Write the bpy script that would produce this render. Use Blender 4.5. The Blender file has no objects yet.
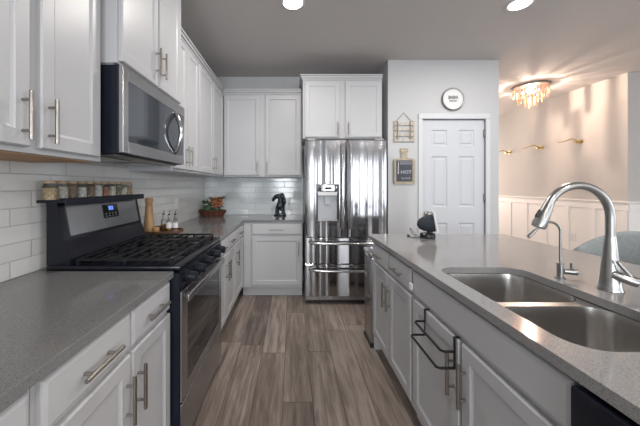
import bpy, bmesh, math, random
from mathutils import Vector, Matrix
random.seed(7)
PI = math.pi
S = bpy.context.scene
COL = S.collection

# ------------------------------------------------------------------ camera
cd = bpy.data.cameras.new('camera'); cam = bpy.data.objects.new('camera', cd); COL.objects.link(cam)
cam.location = (0, 0, 1.32); cam.rotation_euler = (PI/2, 0, 0)
cd.sensor_width = 36; cd.lens = 284/640*36
cd.shift_x = 28/640; cd.shift_y = -27.5/640
cd.clip_start = 0.02
S.camera = cam

# ------------------------------------------------------------------ light and exposure
S.view_settings.view_transform = 'Standard'; S.view_settings.look = 'None'
S.view_settings.exposure = 0.20; S.view_settings.gamma = 1.0
try: S.view_settings.use_curve_mapping = False
except Exception: pass
W = bpy.data.worlds.new('world'); S.world = W; W.use_nodes = True
W.node_tree.nodes['Background'].inputs[0].default_value = (0.75, 0.86, 1.0, 1)
W.node_tree.nodes['Background'].inputs[1].default_value = 1.0

def area(name, loc, rot, sx, sy, power, col=(1,1,1), shape='RECTANGLE', spread=PI):
    l = bpy.data.lights.new(name, 'AREA'); l.shape = shape; l.size = sx
    if shape in ('RECTANGLE', 'ELLIPSE'): l.size_y = sy
    l.energy = power; l.color = col; l.spread = spread
    o = bpy.data.objects.new(name, l); COL.objects.link(o); o.location = loc; o.rotation_euler = rot
    return o
REAR = -5.2; RIGHT = 7.2; CEIL = 2.83
COOL = (0.92, 0.96, 1.0)
# daylight in the window openings of the rear wall and of the far right wall
WINS = [(-.75, .05), (.72, 1.22), (2.15, 2.60), (3.15, 3.55), (4.9, 5.9)]  # unseen; widths and spacing shaped to streak the fridge reflections
for a_, b_ in WINS:
    area('window_daylight_rear', ((a_+b_)/2, REAR+0.03, 1.45), (PI/2, 0, 0), b_-a_, 1.7, 52*(b_-a_)*(2.2 if b_ < .5 else 1), COOL)  # leftmost one boosted to brighten the island fronts
area('window_daylight_right', (RIGHT-0.03, -1.2, 1.5), (PI/2, 0, PI/2), 2.4, 1.8, 78, COOL)
area('window_daylight_dining', (3.45, 7.17, 1.55), (-PI/2, 0, 0), 1.5, 1.6, 42, (1.0, .80, .66))  # added fill, out of view, to light the dining wall evenly
# recessed ceiling lamps: two in view, the others behind the camera
LAMPS = [(0.008, 2.335), (1.885, 2.35), (0.45, -0.7), (1.9, -0.5), (3.6, -1.2), (0.9, -2.8), (3.6, -3.4)]
for x, y in LAMPS:
    area('recessed_lamp_light', (x, y, CEIL-0.016), (0, 0, 0), 0.13, 0.13, 17, (1.0, 0.95, 0.90), 'DISK')

# ------------------------------------------------------------------ materials
def nodes(name):
    m = bpy.data.materials.new(name); m.use_nodes = True
    nt = m.node_tree; return m, nt, nt.nodes['Principled BSDF']
def mat(name, col, rough=0.5, metal=0.0, bump=0.0, bscale=80, trans=0.0, ior=1.45, emit=None, estr=0, coat=0.0, aniso=0.0, var=0.0, vscale=6, stretch=(1,1,1)):
    m, nt, b = nodes(name)
    b.inputs['Base Color'].default_value = (*col, 1)
    b.inputs['Roughness'].default_value = rough; b.inputs['Metallic'].default_value = metal
    b.inputs['IOR'].default_value = ior
    if trans: b.inputs['Transmission Weight'].default_value = trans
    if coat: b.inputs['Coat Weight'].default_value = coat
    if emit:
        b.inputs['Emission Color'].default_value = (*emit, 1); b.inputs['Emission Strength'].default_value = estr
    if bump or var:
        tc = nt.nodes.new('ShaderNodeTexCoord'); mp = nt.nodes.new('ShaderNodeMapping')
        mp.inputs['Scale'].default_value = stretch
        nt.links.new(tc.outputs['Object'], mp.inputs[0])
    if bump:
        n = nt.nodes.new('ShaderNodeTexNoise'); n.inputs['Scale'].default_value = bscale; n.inputs['Detail'].default_value = 3
        nt.links.new(mp.outputs[0], n.inputs['Vector'])
        bp = nt.nodes.new('ShaderNodeBump'); bp.inputs['Strength'].default_value = bump; bp.inputs['Distance'].default_value = 0.01
        nt.links.new(n.outputs['Fac'], bp.inputs['Height']); nt.links.new(bp.outputs[0], b.inputs['Normal'])
    if var:
        n = nt.nodes.new('ShaderNodeTexNoise'); n.inputs['Scale'].default_value = vscale; n.inputs['Detail'].default_value = 4
        nt.links.new(mp.outputs[0], n.inputs['Vector'])
        r = nt.nodes.new('ShaderNodeValToRGB')
        r.color_ramp.elements[0].position = .3; r.color_ramp.elements[1].position = .7
        r.color_ramp.elements[0].color = (*[c*(1-var) for c in col], 1)
        r.color_ramp.elements[1].color = (*[min(1, c*(1+var)) for c in col], 1)
        nt.links.new(n.outputs['Fac'], r.inputs[0]); nt.links.new(r.outputs[0], b.inputs['Base Color'])
    return m

def wood_floor():
    m, nt, b = nodes('plank_floor'); N = nt.nodes.new; L = nt.links.new
    def math_(op, a, bb=None, c=None):
        n = N('ShaderNodeMath'); n.operation = op
        for i, v in enumerate((a, bb, c)):
            if v is None: continue
            if isinstance(v, (int, float)): n.inputs[i].default_value = v
            else: L(v, n.inputs[i])
        return n.outputs[0]
    tc = N('ShaderNodeTexCoord'); sp = N('ShaderNodeSeparateXYZ'); L(tc.outputs['Object'], sp.inputs[0])
    u = math_('DIVIDE', math_('ADD', sp.outputs[0], 0.055), 0.182)
    row = math_('FLOOR', u)
    wr = N('ShaderNodeTexWhiteNoise'); wr.noise_dimensions = '1D'; L(row, wr.inputs['W'])
    v = math_('ADD', math_('DIVIDE', sp.outputs[1], 1.22), wr.outputs['Value'])
    colm = math_('FLOOR', v)
    cb = N('ShaderNodeCombineXYZ'); L(row, cb.inputs[0]); L(colm, cb.inputs[1])
    wn = N('ShaderNodeTexWhiteNoise'); wn.noise_dimensions = '2D'; L(cb.outputs[0], wn.inputs['Vector'])
    # grain coordinates shifted per plank
    off = N('ShaderNodeVectorMath'); off.operation = 'MULTIPLY_ADD'
    L(wn.outputs['Color'], off.inputs[0]); off.inputs[1].default_value = (13, 17, 11); L(tc.outputs['Object'], off.inputs[2])
    mp = N('ShaderNodeMapping'); mp.inputs['Scale'].default_value = (36, 2.6, 1); L(off.outputs[0], mp.inputs[0])
    n1 = N('ShaderNodeTexNoise'); n1.inputs['Scale'].default_value = 1.0; n1.inputs['Detail'].default_value = 6; n1.inputs['Roughness'].default_value = .62; n1.inputs['Distortion'].default_value = 0.6
    L(mp.outputs[0], n1.inputs['Vector'])
    mp2 = N('ShaderNodeMapping'); mp2.inputs['Scale'].default_value = (7, .9, 1); L(off.outputs[0], mp2.inputs[0])
    n2 = N('ShaderNodeTexNoise'); n2.inputs['Scale'].default_value = 1.0; n2.inputs['Detail'].default_value = 3; n2.inputs['Distortion'].default_value = 1.6
    L(mp2.outputs[0], n2.inputs['Vector'])
    f = math_('ADD', math_('MULTIPLY', n1.outputs['Fac'], .60), math_('MULTIPLY', n2.outputs['Fac'], .40))
    f = math_('ADD', f, math_('MULTIPLY', math_('SUBTRACT', wn.outputs['Value'], .5), .16))
    r = N('ShaderNodeValToRGB'); L(f, r.inputs[0]); e = r.color_ramp.elements
    e[0].position = .33; e[0].color = (.095, .072, .059, 1)
    e[1].position = .64; e[1].color = (.350, .290, .250, 1)
    k = e.new(.49); k.color = (.200, .160, .136, 1)
    # seams
    fu = math_('FRACT', u); fv = math_('FRACT', v)
    s1 = math_('LESS_THAN', math_('MINIMUM', fu, math_('SUBTRACT', 1, fu)), .010)
    s2 = math_('LESS_THAN', math_('MINIMUM', fv, math_('SUBTRACT', 1, fv)), .0016)
    seam = math_('MAXIMUM', s1, s2)
    mx = N('ShaderNodeMix'); mx.data_type = 'RGBA'; L(seam, mx.inputs['Factor']); L(r.outputs[0], mx.inputs['A']); mx.inputs['B'].default_value = (.05, .037, .03, 1)
    L(mx.outputs['Result'], b.inputs['Base Color'])
    b.inputs['Roughness'].default_value = .38
    bp = N('ShaderNodeBump'); bp.inputs['Strength'].default_value = .12; bp.inputs['Distance'].default_value = .003
    L(math_('SUBTRACT', n1.outputs['Fac'], math_('MULTIPLY', seam, .8)), bp.inputs['Height']); L(bp.outputs[0], b.inputs['Normal'])
    return m

def tile(axis, c=(.66, .665, .665)):
    m, nt, b = nodes('subway_tile'); N = nt.nodes.new; L = nt.links.new
    def math_(op, a, bb=None):
        n = N('ShaderNodeMath'); n.operation = op
        for i, v in enumerate((a, bb)):
            if v is None: continue
            if isinstance(v, (int, float)): n.inputs[i].default_value = v
            else: L(v, n.inputs[i])
        return n.outputs[0]
    tc = N('ShaderNodeTexCoord'); sp = N('ShaderNodeSeparateXYZ'); L(tc.outputs['Object'], sp.inputs[0])
    v = math_('DIVIDE', math_('SUBTRACT', sp.outputs[2], .915), .0762)
    row = math_('FLOOR', v)
    u = math_('ADD', math_('DIVIDE', sp.outputs[axis], .305), math_('MULTIPLY', row, -.3333))
    cl = math_('FLOOR', u)
    fu = math_('FRACT', u); fv = math_('FRACT', v)
    du = math_('MULTIPLY', math_('MINIMUM', fu, math_('SUBTRACT', 1, fu)), .305)
    dv = math_('MULTIPLY', math_('MINIMUM', fv, math_('SUBTRACT', 1, fv)), .0762)
    d = math_('MINIMUM', du, dv)
    mr = N('ShaderNodeMapRange'); mr.inputs['From Min'].default_value = .0010; mr.inputs['From Max'].default_value = .0035; L(d, mr.inputs['Value'])
    cb = N('ShaderNodeCombineXYZ'); L(row, cb.inputs[0]); L(cl, cb.inputs[1])
    wn = N('ShaderNodeTexWhiteNoise'); wn.noise_dimensions = '2D'; L(cb.outputs[0], wn.inputs['Vector'])
    r = N('ShaderNodeValToRGB'); L(wn.outputs['Value'], r.inputs[0])
    r.color_ramp.elements[0].color = (*[x*.93 for x in c], 1); r.color_ramp.elements[1].color = (*[x*1.04 for x in c], 1)
    mx = N('ShaderNodeMix'); mx.data_type = 'RGBA'; L(mr.outputs[0], mx.inputs['Factor']); mx.inputs['A'].default_value = (.44, .43, .42, 1); L(r.outputs[0], mx.inputs['B'])
    L(mx.outputs['Result'], b.inputs['Base Color'])
    ro = N('ShaderNodeMapRange'); L(mr.outputs[0], ro.inputs['Value']); ro.inputs['To Min'].default_value = .7; ro.inputs['To Max'].default_value = .12; L(ro.outputs[0], b.inputs['Roughness'])
    bp = N('ShaderNodeBump'); bp.inputs['Strength'].default_value = .5; bp.inputs['Distance'].default_value = .002
    nz = N('ShaderNodeTexNoise'); nz.inputs['Scale'].default_value = 7; L(tc.outputs['Object'], nz.inputs['Vector'])
    L(math_('ADD', mr.outputs[0], math_('MULTIPLY', nz.outputs['Fac'], .8)), bp.inputs['Height']); L(bp.outputs[0], b.inputs['Normal'])
    return m

def quartz(name, base, spec=.5):
    m, nt, b = nodes(name); N = nt.nodes.new; L = nt.links.new
    tc = N('ShaderNodeTexCoord')
    n = N('ShaderNodeTexNoise'); n.inputs['Scale'].default_value = 420; n.inputs['Detail'].default_value = 2; L(tc.outputs['Object'], n.inputs['Vector'])
    r = N('ShaderNodeValToRGB'); L(n.outputs['Fac'], r.inputs[0]); e = r.color_ramp.elements
    e[0].position = .34; e[0].color = (*[c*.70 for c in base], 1)
    e[1].position = .68; e[1].color = (*[min(1, c*1.32) for c in base], 1)
    k = e.new(.45); k.color = (*base, 1); k = e.new(.58); k.color = (*[c*1.06 for c in base], 1)
    v = N('ShaderNodeTexVoronoi'); v.inputs['Scale'].default_value = 95; L(tc.outputs['Object'], v.inputs['Vector'])
    mr = N('ShaderNodeMapRange'); mr.inputs['From Min'].default_value = .10; mr.inputs['From Max'].default_value = .2; L(v.outputs['Distance'], mr.inputs['Value'])
    mx = N('ShaderNodeMix'); mx.data_type = 'RGBA'; L(mr.outputs[0], mx.inputs['Factor']); mx.inputs['A'].default_value = (*[c*.55 for c in base], 1); L(r.outputs[0], mx.inputs['B'])
    L(mx.outputs['Result'], b.inputs['Base Color'])
    b.inputs['Roughness'].default_value = .10
    return m

def steel(name, col=(.56, .56, .57), rough=.26, streak=(60, 60, 1.2), amp=.10, wave=0.0, wstretch=(5, 5, .5)):
    m, nt, b = nodes(name); N = nt.nodes.new; L = nt.links.new
    b.inputs['Base Color'].default_value = (*col, 1); b.inputs['Metallic'].default_value = 1; b.inputs['Roughness'].default_value = rough
    tc = N('ShaderNodeTexCoord'); mp = N('ShaderNodeMapping'); mp.inputs['Scale'].default_value = streak; L(tc.outputs['Object'], mp.inputs[0])
    n = N('ShaderNodeTexNoise'); n.inputs['Scale'].default_value = 6; n.inputs['Detail'].default_value = 2; L(mp.outputs[0], n.inputs['Vector'])
    bp = N('ShaderNodeBump'); bp.inputs['Strength'].default_value = amp; bp.inputs['Distance'].default_value = .001
    L(n.outputs['Fac'], bp.inputs['Height'])
    if wave:
        mp2 = N('ShaderNodeMapping'); mp2.inputs['Scale'].default_value = wstretch; L(tc.outputs['Object'], mp2.inputs[0])
        n2 = N('ShaderNodeTexNoise'); n2.inputs['Scale'].default_value = 1.6; n2.inputs['Detail'].default_value = 1; L(mp2.outputs[0], n2.inputs['Vector'])
        b2 = N('ShaderNodeBump'); b2.inputs['Strength'].default_value = 1; b2.inputs['Distance'].default_value = wave
        L(n2.outputs['Fac'], b2.inputs['Height']); L(b2.outputs[0], bp.inputs['Normal'])
    L(bp.outputs[0], b.inputs['Normal'])
    return m

M = dict(
    white=mat('cabinet_white', (.49, .495, .51), .38, bump=.02, bscale=30),
    trimw=mat('trim_white', (.62, .635, .66), .42),
    doorw=mat('door_white', (.57, .59, .625), .45),
    wall=mat('wall_paint', (.54, .545, .555), .85, bump=.12, bscale=220),
    dwall=mat('dining_wall_paint', (.52, .50, .48), .85, bump=.10, bscale=220),  # same paint as the other walls, chandelier warmth mixed into the colour
    wains=mat('wainscot_paint', (.84, .82, .80), .5),
    ceil=mat('ceiling_paint', (.60, .575, .56), .9, bump=.35, bscale=60),
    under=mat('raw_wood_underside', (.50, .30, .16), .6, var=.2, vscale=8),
    toe=mat('toe_kick', (.50, .50, .51), .5),
    nickel=steel('brushed_nickel', (.36, .335, .30), .30, (1, 1, 1), .0),
    steel=steel('stainless', (.43, .43, .435), .27),
    fridge=steel('fridge_stainless', (.31, .31, .32), .13, (40, 40, .8), .01, wave=.055, wstretch=(3.6, 3.6, .03)),
    sink=steel('sink_stainless', (.50, .49, .475), .26, (3, 60, 3), .08),
    faucet=steel('faucet_steel', (.36, .36, .355), .30, (1, 1, 1), 0),
    chrome=steel('bright_steel', (.58, .58, .59), .16, (1, 1, 1), 0),
    hinge=steel('dark_hinge', (.30, .29, .28), .35, (1, 1, 1), 0),
    black=mat('black_enamel', (.006, .007, .012), .22, ior=1.4),
    navy=mat('black_side_panel', (.007, .009, .018), .38, ior=1.38),  # black parts; blue cast of the cool light put into the colour
    iron=mat('cast_iron', (.007, .008, .010), .40, ior=1.4, bump=.1, bscale=300),
    glassb=mat('dark_glass', (.012, .013, .015), .04, ior=1.55),
    mirror=mat('microwave_window', (.10, .115, .135), .06, ior=1.9, metal=.6),
    glass=mat('clear_glass', (.95, .97, .97), .03, trans=1, ior=1.3),
    rack=mat('black_wire', (.012, .012, .014), .4),
    display=mat('blue_display', (.01, .01, .02), .2, emit=(.15, .30, 1), estr=1.2),
    panelblk=mat('black_plastic', (.02, .02, .024), .3),
    bamboo=mat('bamboo', (.38, .28, .18), .5, var=.15, vscale=20),
    lightwood=mat('light_wood', (.34, .20, .095), .45, var=.14, vscale=9, stretch=(4, 4, 1)),
    darkwood=mat('acacia_wood', (.11, .045, .020), .5, var=.35, vscale=12, stretch=(1, 4, 1)),
    wicker=mat('wicker', (.10, .030, .018), .7, bump=.6, bscale=120, var=.4, vscale=60),
    leaf=mat('leaf_green', (.055, .12, .040), .6, var=.4, vscale=20),
    leaf2=mat('leaf_pale', (.20, .30, .20), .6, var=.3, vscale=20),
    petal=mat('petal_orange', (.60, .27, .15), .6, var=.3, vscale=40),
    dark=mat('dark_bronze', (.010, .018, .026), .28, bump=.3, bscale=60),
    gold=steel('brass', (.56, .42, .20), .28, (1, 1, 1), 0),
    fabric=mat('grey_upholstery', (.33, .36, .37), .9, bump=.5, bscale=400, var=.1, vscale=60),
    fabricd=mat('charcoal_fabric', (.035, .040, .055), .85, bump=.3, bscale=500),
    chalk=mat('chalkboard', (.070, .075, .095), .7),
    chalkw=mat('chalk_white', (.62, .64, .68), .8),
    ink=mat('grey_lettering', (.10, .10, .11), .7),
    rope=mat('rope', (.30, .22, .14), .9, bump=.5, bscale=300),
    board=mat('sign_wood', (.42, .36, .27), .7, var=.25, vscale=18, stretch=(1, 1, 5)),
    whitewash=mat('whitewashed_wood', (.50, .47, .42), .7, var=.25, vscale=14, stretch=(5, 1, 1)),
    plastic=mat('white_plastic', (.74, .74, .74), .4),
    greyplastic=mat('grey_plastic', (.42, .44, .47), .35),
    lamp=mat('lamp_diffuser', (1, 1, 1), .5, emit=(1, .97, .93), estr=6),
    oil=mat('oil', (.42, .24, .03), .1, trans=.5),
    label=mat('paper_label', (.72, .70, .70), .7),
    bulb=mat('bulb', (1, .8, .6), .5, emit=(1, .74, .50), estr=22),
    crystal=mat('amber_glass_prism', (.96, .60, .46), .04, trans=.8, ior=1.3, emit=(1, .45, .28), estr=.12),  # faint emission paints the bulbs' light into the glass
    floor=wood_floor(), tileL=tile(1, (.66, .655, .64)), tileB=tile(0, (.62, .66, .68)),  # same tile twice; back wall's cooler light put into its tint
    quartz=quartz('grey_quartz', (.185, .185, .188)), quartzi=quartz('island_quartz', (.262, .258, .258)),  # same quartz; island copy lightened to carry its brighter reflections
)
SP = [mat('spice_'+n, c, .8, var=.4, vscale=80) for n, c in (('tan', (.50, .38, .24)), ('pale', (.62, .58, .50)), ('brown', (.26, .18, .12)), ('salt', (.66, .65, .62)), ('red', (.38, .18, .12)), ('green', (.26, .25, .16)))]

# ------------------------------------------------------------------ mesh helpers
class MB:
    def __init__(s): s.bm = bmesh.new()
    def box(s, x0, x1, y0, y1, z0, z1, bev=0, seg=1):
        t = bmesh.new(); bmesh.ops.create_cube(t, size=1)
        for v in t.verts:
            v.co = Vector(((x0+x1)/2+v.co.x*(x1-x0), (y0+y1)/2+v.co.y*(y1-y0), (z0+z1)/2+v.co.z*(z1-z0)))
        if bev: bmesh.ops.bevel(t, geom=t.edges[:], offset=bev, segments=seg, affect='EDGES', profile=.5)
        s.join(t); return s
    def join(s, t):
        me = bpy.data.meshes.new('t'); t.to_mesh(me); t.free(); s.bm.from_mesh(me); bpy.data.meshes.remove(me); return s
    def rings(s, rings, cap0=True, cap1=True, closed=True):
        R = [[s.bm.verts.new(p) for p in r] for r in rings]
        n = len(R[0])
        for a, b in zip(R, R[1:]):
            for i in range(n if closed else n-1):
                j = (i+1) % n
                s.bm.faces.new((a[i], a[j], b[j], b[i]))
        if cap0: s.bm.faces.new(R[0][::-1])
        if cap1: s.bm.faces.new(R[-1])
        return s
    def tube(s, pts, r, n=10, cap=True):
        P = [Vector(p) for p in pts]; rr = r if isinstance(r, (list, tuple)) else [r]*len(P)
        t0 = (P[1]-P[0]).normalized(); up = Vector((0, 0, 1)) if abs(t0.z) < .9 else Vector((1, 0, 0))
        u = t0.cross(up).normalized(); out = []
        for i, p in enumerate(P):
            t = ((P[i+1] if i < len(P)-1 else P[i])-(P[i-1] if i else P[i])).normalized()
            u = (u-t*u.dot(t)).normalized(); w = t.cross(u)
            out.append([p+(u*math.cos(2*PI*k/n)+w*math.sin(2*PI*k/n))*rr[i] for k in range(n)])
        return s.rings(out, cap, cap)
    def lathe(s, c, prof, n=24, cap0=True, cap1=True, sx=1, sy=1):
        return s.rings([[Vector((c[0]+r*sx*math.cos(2*PI*k/n), c[1]+r*sy*math.sin(2*PI*k/n), c[2]+z)) for k in range(n)] for r, z in prof], cap0, cap1)
    def panel(s, O, U, V, N, w, h, prof):
        O, U, V, N = map(Vector, (O, U, V, N)); out = []
        for ins, d in prof:
            out.append([O+U*a+V*b+N*d for a, b in ((ins, ins), (w-ins, ins), (w-ins, h-ins), (ins, h-ins))])
        return s.rings(out)
    def ball(s, c, rx, ry=None, rz=None, sub=2):
        t = bmesh.new(); bmesh.ops.create_icosphere(t, subdivisions=sub, radius=1)
        for v in t.verts: v.co = Vector((c[0]+v.co.x*rx, c[1]+v.co.y*(ry or rx), c[2]+v.co.z*(rz or rx)))
        return s.join(t)
    def build(s, name, m, parent=None, smooth=False, off=None, angle=.6):
        bmesh.ops.recalc_face_normals(s.bm, faces=s.bm.faces[:])
        if off is None and parent is not None: off = ORG.get(parent.name, Vector())
        if off: bmesh.ops.translate(s.bm, verts=s.bm.verts[:], vec=-Vector(off))
        me = bpy.data.meshes.new(name)
        s.bm.to_mesh(me); s.bm.free()
        for p in me.polygons: p.use_smooth = smooth
        if smooth:
            try: me.set_sharp_from_angle(angle=angle)
            except Exception: pass
        me.materials.append(m)
        o = bpy.data.objects.new(name, me); COL.objects.link(o)
        if parent: o.parent = parent
        ORG[o.name] = Vector(off) if off else Vector()
        return o
ORG = {}
def tag(o, label, cat, group=None, kind=None):
    o['label'] = label; o['category'] = cat
    if group: o['group'] = group
    if kind: o['kind'] = kind
    return o
def thing(name, label, cat, loc, group=None):
    o = bpy.data.objects.new(name, None); COL.objects.link(o); o.location = loc; o.empty_display_size = .1
    ORG[o.name] = Vector(loc); return tag(o, label, cat, group)
def struct(o): o['kind'] = 'structure'; return o
def solo(mb, name, m, label, cat, loc, group=None, smooth=False):
    o = mb.build(name, m, None, smooth, off=loc); o.location = loc; ORG[o.name] = Vector(loc)
    return tag(o, label, cat, group)
def copy_tree(o, parent=None):
    kids = list(o.children)
    c = o.copy(); COL.objects.link(c)
    if parent: c.parent = parent
    ORG[c.name] = ORG.get(o.name, Vector())
    for k in kids: copy_tree(k, c)
    return c
def rrect(x0, x1, y0, y1, r, n=6, z=0):
    out = []
    for cx, cy, a0 in ((x1-r, y1-r, 0), (x0+r, y1-r, PI/2), (x0+r, y0+r, PI), (x1-r, y0+r, 1.5*PI)):
        for i in range(n+1):
            a = a0+PI/2*i/n; out.append(Vector((cx+r*math.cos(a), cy+r*math.sin(a), z)))
    return out

# ------------------------------------------------------------------ key dimensions
XW = -1.219; YB = 3.95; YP = 3.42; XR = 1.157; XD = 2.49; XDR = 4.48; YC = 3.79; YF = 7.2
CT = .915; CB = .885

# ------------------------------------------------------------------ room
struct(MB().box(XW-.1, RIGHT+.1, REAR-.1, YF+.1, -.1, 0).build('floor', M['floor']))
struct(MB().box(XW-.1, RIGHT+.1, REAR-.1, YF+.1, CEIL, CEIL+.1).build('ceiling', M['ceil']))
struct(MB().box(XW-.1, XW, REAR, YB+.1, 0, CEIL).build('wall_left', M['wall']))
struct(MB().box(XW, XR+.02, YB, YB+.1, 0, CEIL).build('wall_back', M['wall']))
# pantry block: return wall beside the fridge and front with door opening
DX0, DX1, DZ = 1.572, 2.326, 2.118
w = MB(); w.box(XR, XR+.1, YP+.1, YB, 0, CEIL); w.box(XR, DX0-.012, YP, YP+.1, 0, CEIL); w.box(DX1+.012, XD, YP, YP+.1, 0, CEIL); w.box(DX0-.012, DX1+.012, YP, YP+.1, DZ+.01, CEIL)
w.box(XD-.1, XD, YP+.1, YF, 0, CEIL)
struct(w.build('wall_pantry', M['wall']))
struct(MB().box(XDR, XDR+.12, YC+.12, YF, 0, CEIL).box(XDR, RIGHT, YC, YC+.12, 0, CEIL).build('wall_dining', M['dwall']))
w = MB(); w.box(XD-.1, 2.70, YF, YF+.1, 0, CEIL); w.box(4.20, XDR+.12, YF, YF+.1, 0, CEIL); w.box(2.70, 4.20, YF, YF+.1, 0, .75); w.box(2.70, 4.20, YF, YF+.1, 2.35, CEIL)  # hidden opening added for the dining fill light
struct(w.build('wall_far', M['dwall']))
# rear wall with three window openings, right wall with one
w = MB(); wins = WINS
w.box(XW, RIGHT, REAR-.1, REAR, 0, .6); w.box(XW, RIGHT, REAR-.1, REAR, 2.3, CEIL)
xs = [XW]+[v for p in wins for v in p]+[RIGHT]
for i in range(0, len(xs), 2): w.box(xs[i], xs[i+1], REAR-.1, REAR, .6, 2.3)
struct(w.build('wall_rear', M['wall']))
w = MB(); w.box(RIGHT, RIGHT+.1, REAR, YC+.12, 0, .6); w.box(RIGHT, RIGHT+.1, REAR, YC+.12, 2.4, CEIL); w.box(RIGHT, RIGHT+.1, REAR, -2.4, .6, 2.4); w.box(RIGHT, RIGHT+.1, 0, YC+.12, .6, 2.4)
struct(w.build('wall_right', M['wall']))
for i, (a, b) in enumerate(wins):
    f = MB()
    for x in (a, b-.04): f.box(x, x+.04, REAR-.08, REAR-.04, .6, 2.3)
    for z in (.6, 2.26): f.box(a+.04, b-.04, REAR-.08, REAR-.04, z, z+.04)
    struct(f.build('window_%d' % (i+2), M['trimw']))
f = MB()
for y in (-2.4, -1.22, -.04): f.box(RIGHT+.04, RIGHT+.08, y, y+.04, .6, 2.4)
struct(f.build('window_1', M['trimw']))

# backsplash tile
struct(MB().box(XW, XW+.008, -1.2, YB, CT+.001, 1.50).build('wall_left_backsplash', M['tileL']))
struct(MB().box(XW+.008, .16, YB-.008, YB, CT+.001, 1.50).build('wall_back_backsplash', M['tileB']))

# pantry door
def grid_panels(mb, O, U, V, N, us, vs, cells, t, prof):
    O, U, V, N = map(Vector, (O, U, V, N))
    for i in range(len(us)-1):
        for j in range(len(vs)-1):
            P = lambda a, b, d: O+U*a+V*b+N*d
            if (i, j) in cells:
                rg = []
                for ins, d in prof:
                    rg.append([P(a, b, t+d) for a, b in ((us[i]+ins, vs[j]+ins), (us[i+1]-ins, vs[j]+ins), (us[i+1]-ins, vs[j+1]-ins), (us[i]+ins, vs[j+1]-ins))])
                mb.rings(rg, False, True)
            else:
                mb.bm.faces.new([mb.bm.verts.new(P(a, b, t)) for a, b in ((us[i], vs[j]), (us[i+1], vs[j]), (us[i+1], vs[j+1]), (us[i], vs[j+1]))])
    mb.rings([[P(0, 0, 0), P(us[-1], 0, 0), P(us[-1], vs[-1], 0), P(0, vs[-1], 0)], [P(0, 0, t), P(us[-1], 0, t), P(us[-1], vs[-1], t), P(0, vs[-1], t)]], True, False)
d = MB(); wd = DX1-DX0
us = [0, .118, .31, wd-.31, wd-.118, wd]; k = DZ-.012
vs = [0, .24, .86, 1.05, 1.665, 1.79, 1.985, k]
grid_panels(d, (DX0, YP+.055, .008), (1, 0, 0), (0, 0, 1), (0, -1, 0), us, vs, {(i, j) for i in (1, 3) for j in (1, 3, 5)}, .035, [(0, 0), (.012, -.011), (.026, -.011), (.040, -.002)])
door = struct(d.build('door_1', M['doorw']))
for z in (.25, 1.13, 1.905):
    MB().box(DX1-.012, DX1+.010, YP-.002, YP+.018, z, z+.09, .003).build('hinge', M['hinge'], door)
kn = MB(); kn.tube([(DX0+.06, YP+.02, .98), (DX0+.06, YP-.01, .98), (DX0+.06, YP-.016, .98)], [.030, .030, .012], 16)
kn.tube([(DX0+.06, YP-.016, .98), (DX0+.06, YP-.035, .98), (DX0+.06, YP-.045, .98), (DX0+.06, YP-.070, .98), (DX0+.06, YP-.078, .98)], [.010, .010, .026, .028, .012], 16)
kn.build('handle', M['nickel'], door, True)
c = MB(); e = .052
for a, b in ((DX0-.012-e+.010, DX0-.002), (DX1+.002, DX1+.012+e-.010)):
    c.box(a, b, YP-.016, YP, 0, DZ+.002, .004)
c.box(DX0-.012-e+.010, DX1+.012+e-.010, YP-.018, YP, DZ+.002, DZ+.064, .004)
struct(c.build('trim_1', M['trimw']))
b = MB(); b.box(XR, DX0-.062, YP-.014, YP, 0, .13, .004); b.box(DX1+.062, XD, YP-.014, YP, 0, .13, .004)
struct(b.build('baseboard_pantry', M['trimw']))

# dining room wainscot
RZ = 1.085
t = MB()
t.box(XDR-.006, XDR, YC, YF, .0, RZ-.04)                               # backing board
t.box(XDR-.020, XDR-.006, YC-.02, YF, RZ-.105, RZ-.02, .003)                   # top rail
t.box(XDR-.040, XDR, YC-.04, YF, RZ, RZ+.022, .005); t.box(XDR-.026, XDR, YC-.026, YF, RZ-.02, RZ, .004)
t.box(XDR-.022, XDR-.006, YC-.02, YF, 0, .14, .003)
y = YC-.005
while y < YF-.1:
    t.box(XDR-.020, XDR-.006, y, y+.085, .14, RZ-.105, .003); y += .40
struct(t.build('trim_2', M['wains']))
t = MB()
t.box(XDR, RIGHT, YC-.006, YC, 0, RZ-.04)
t.box(XDR, RIGHT, YC-.020, YC-.006, RZ-.105, RZ-.02, .003)
t.box(XDR, RIGHT, YC-.040, YC, RZ, RZ+.022, .005); t.box(XDR, RIGHT, YC-.026, YC, RZ-.02, RZ, .004)
t.box(XDR, RIGHT, YC-.022, YC-.006, 0, .14, .003)
x = XDR-.005
while x < RIGHT-.1:
    t.box(x, x+.085, YC-.020, YC-.006, .14, RZ-.105, .003); x += .40
struct(t.build('trim_3', M['wains']))

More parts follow.
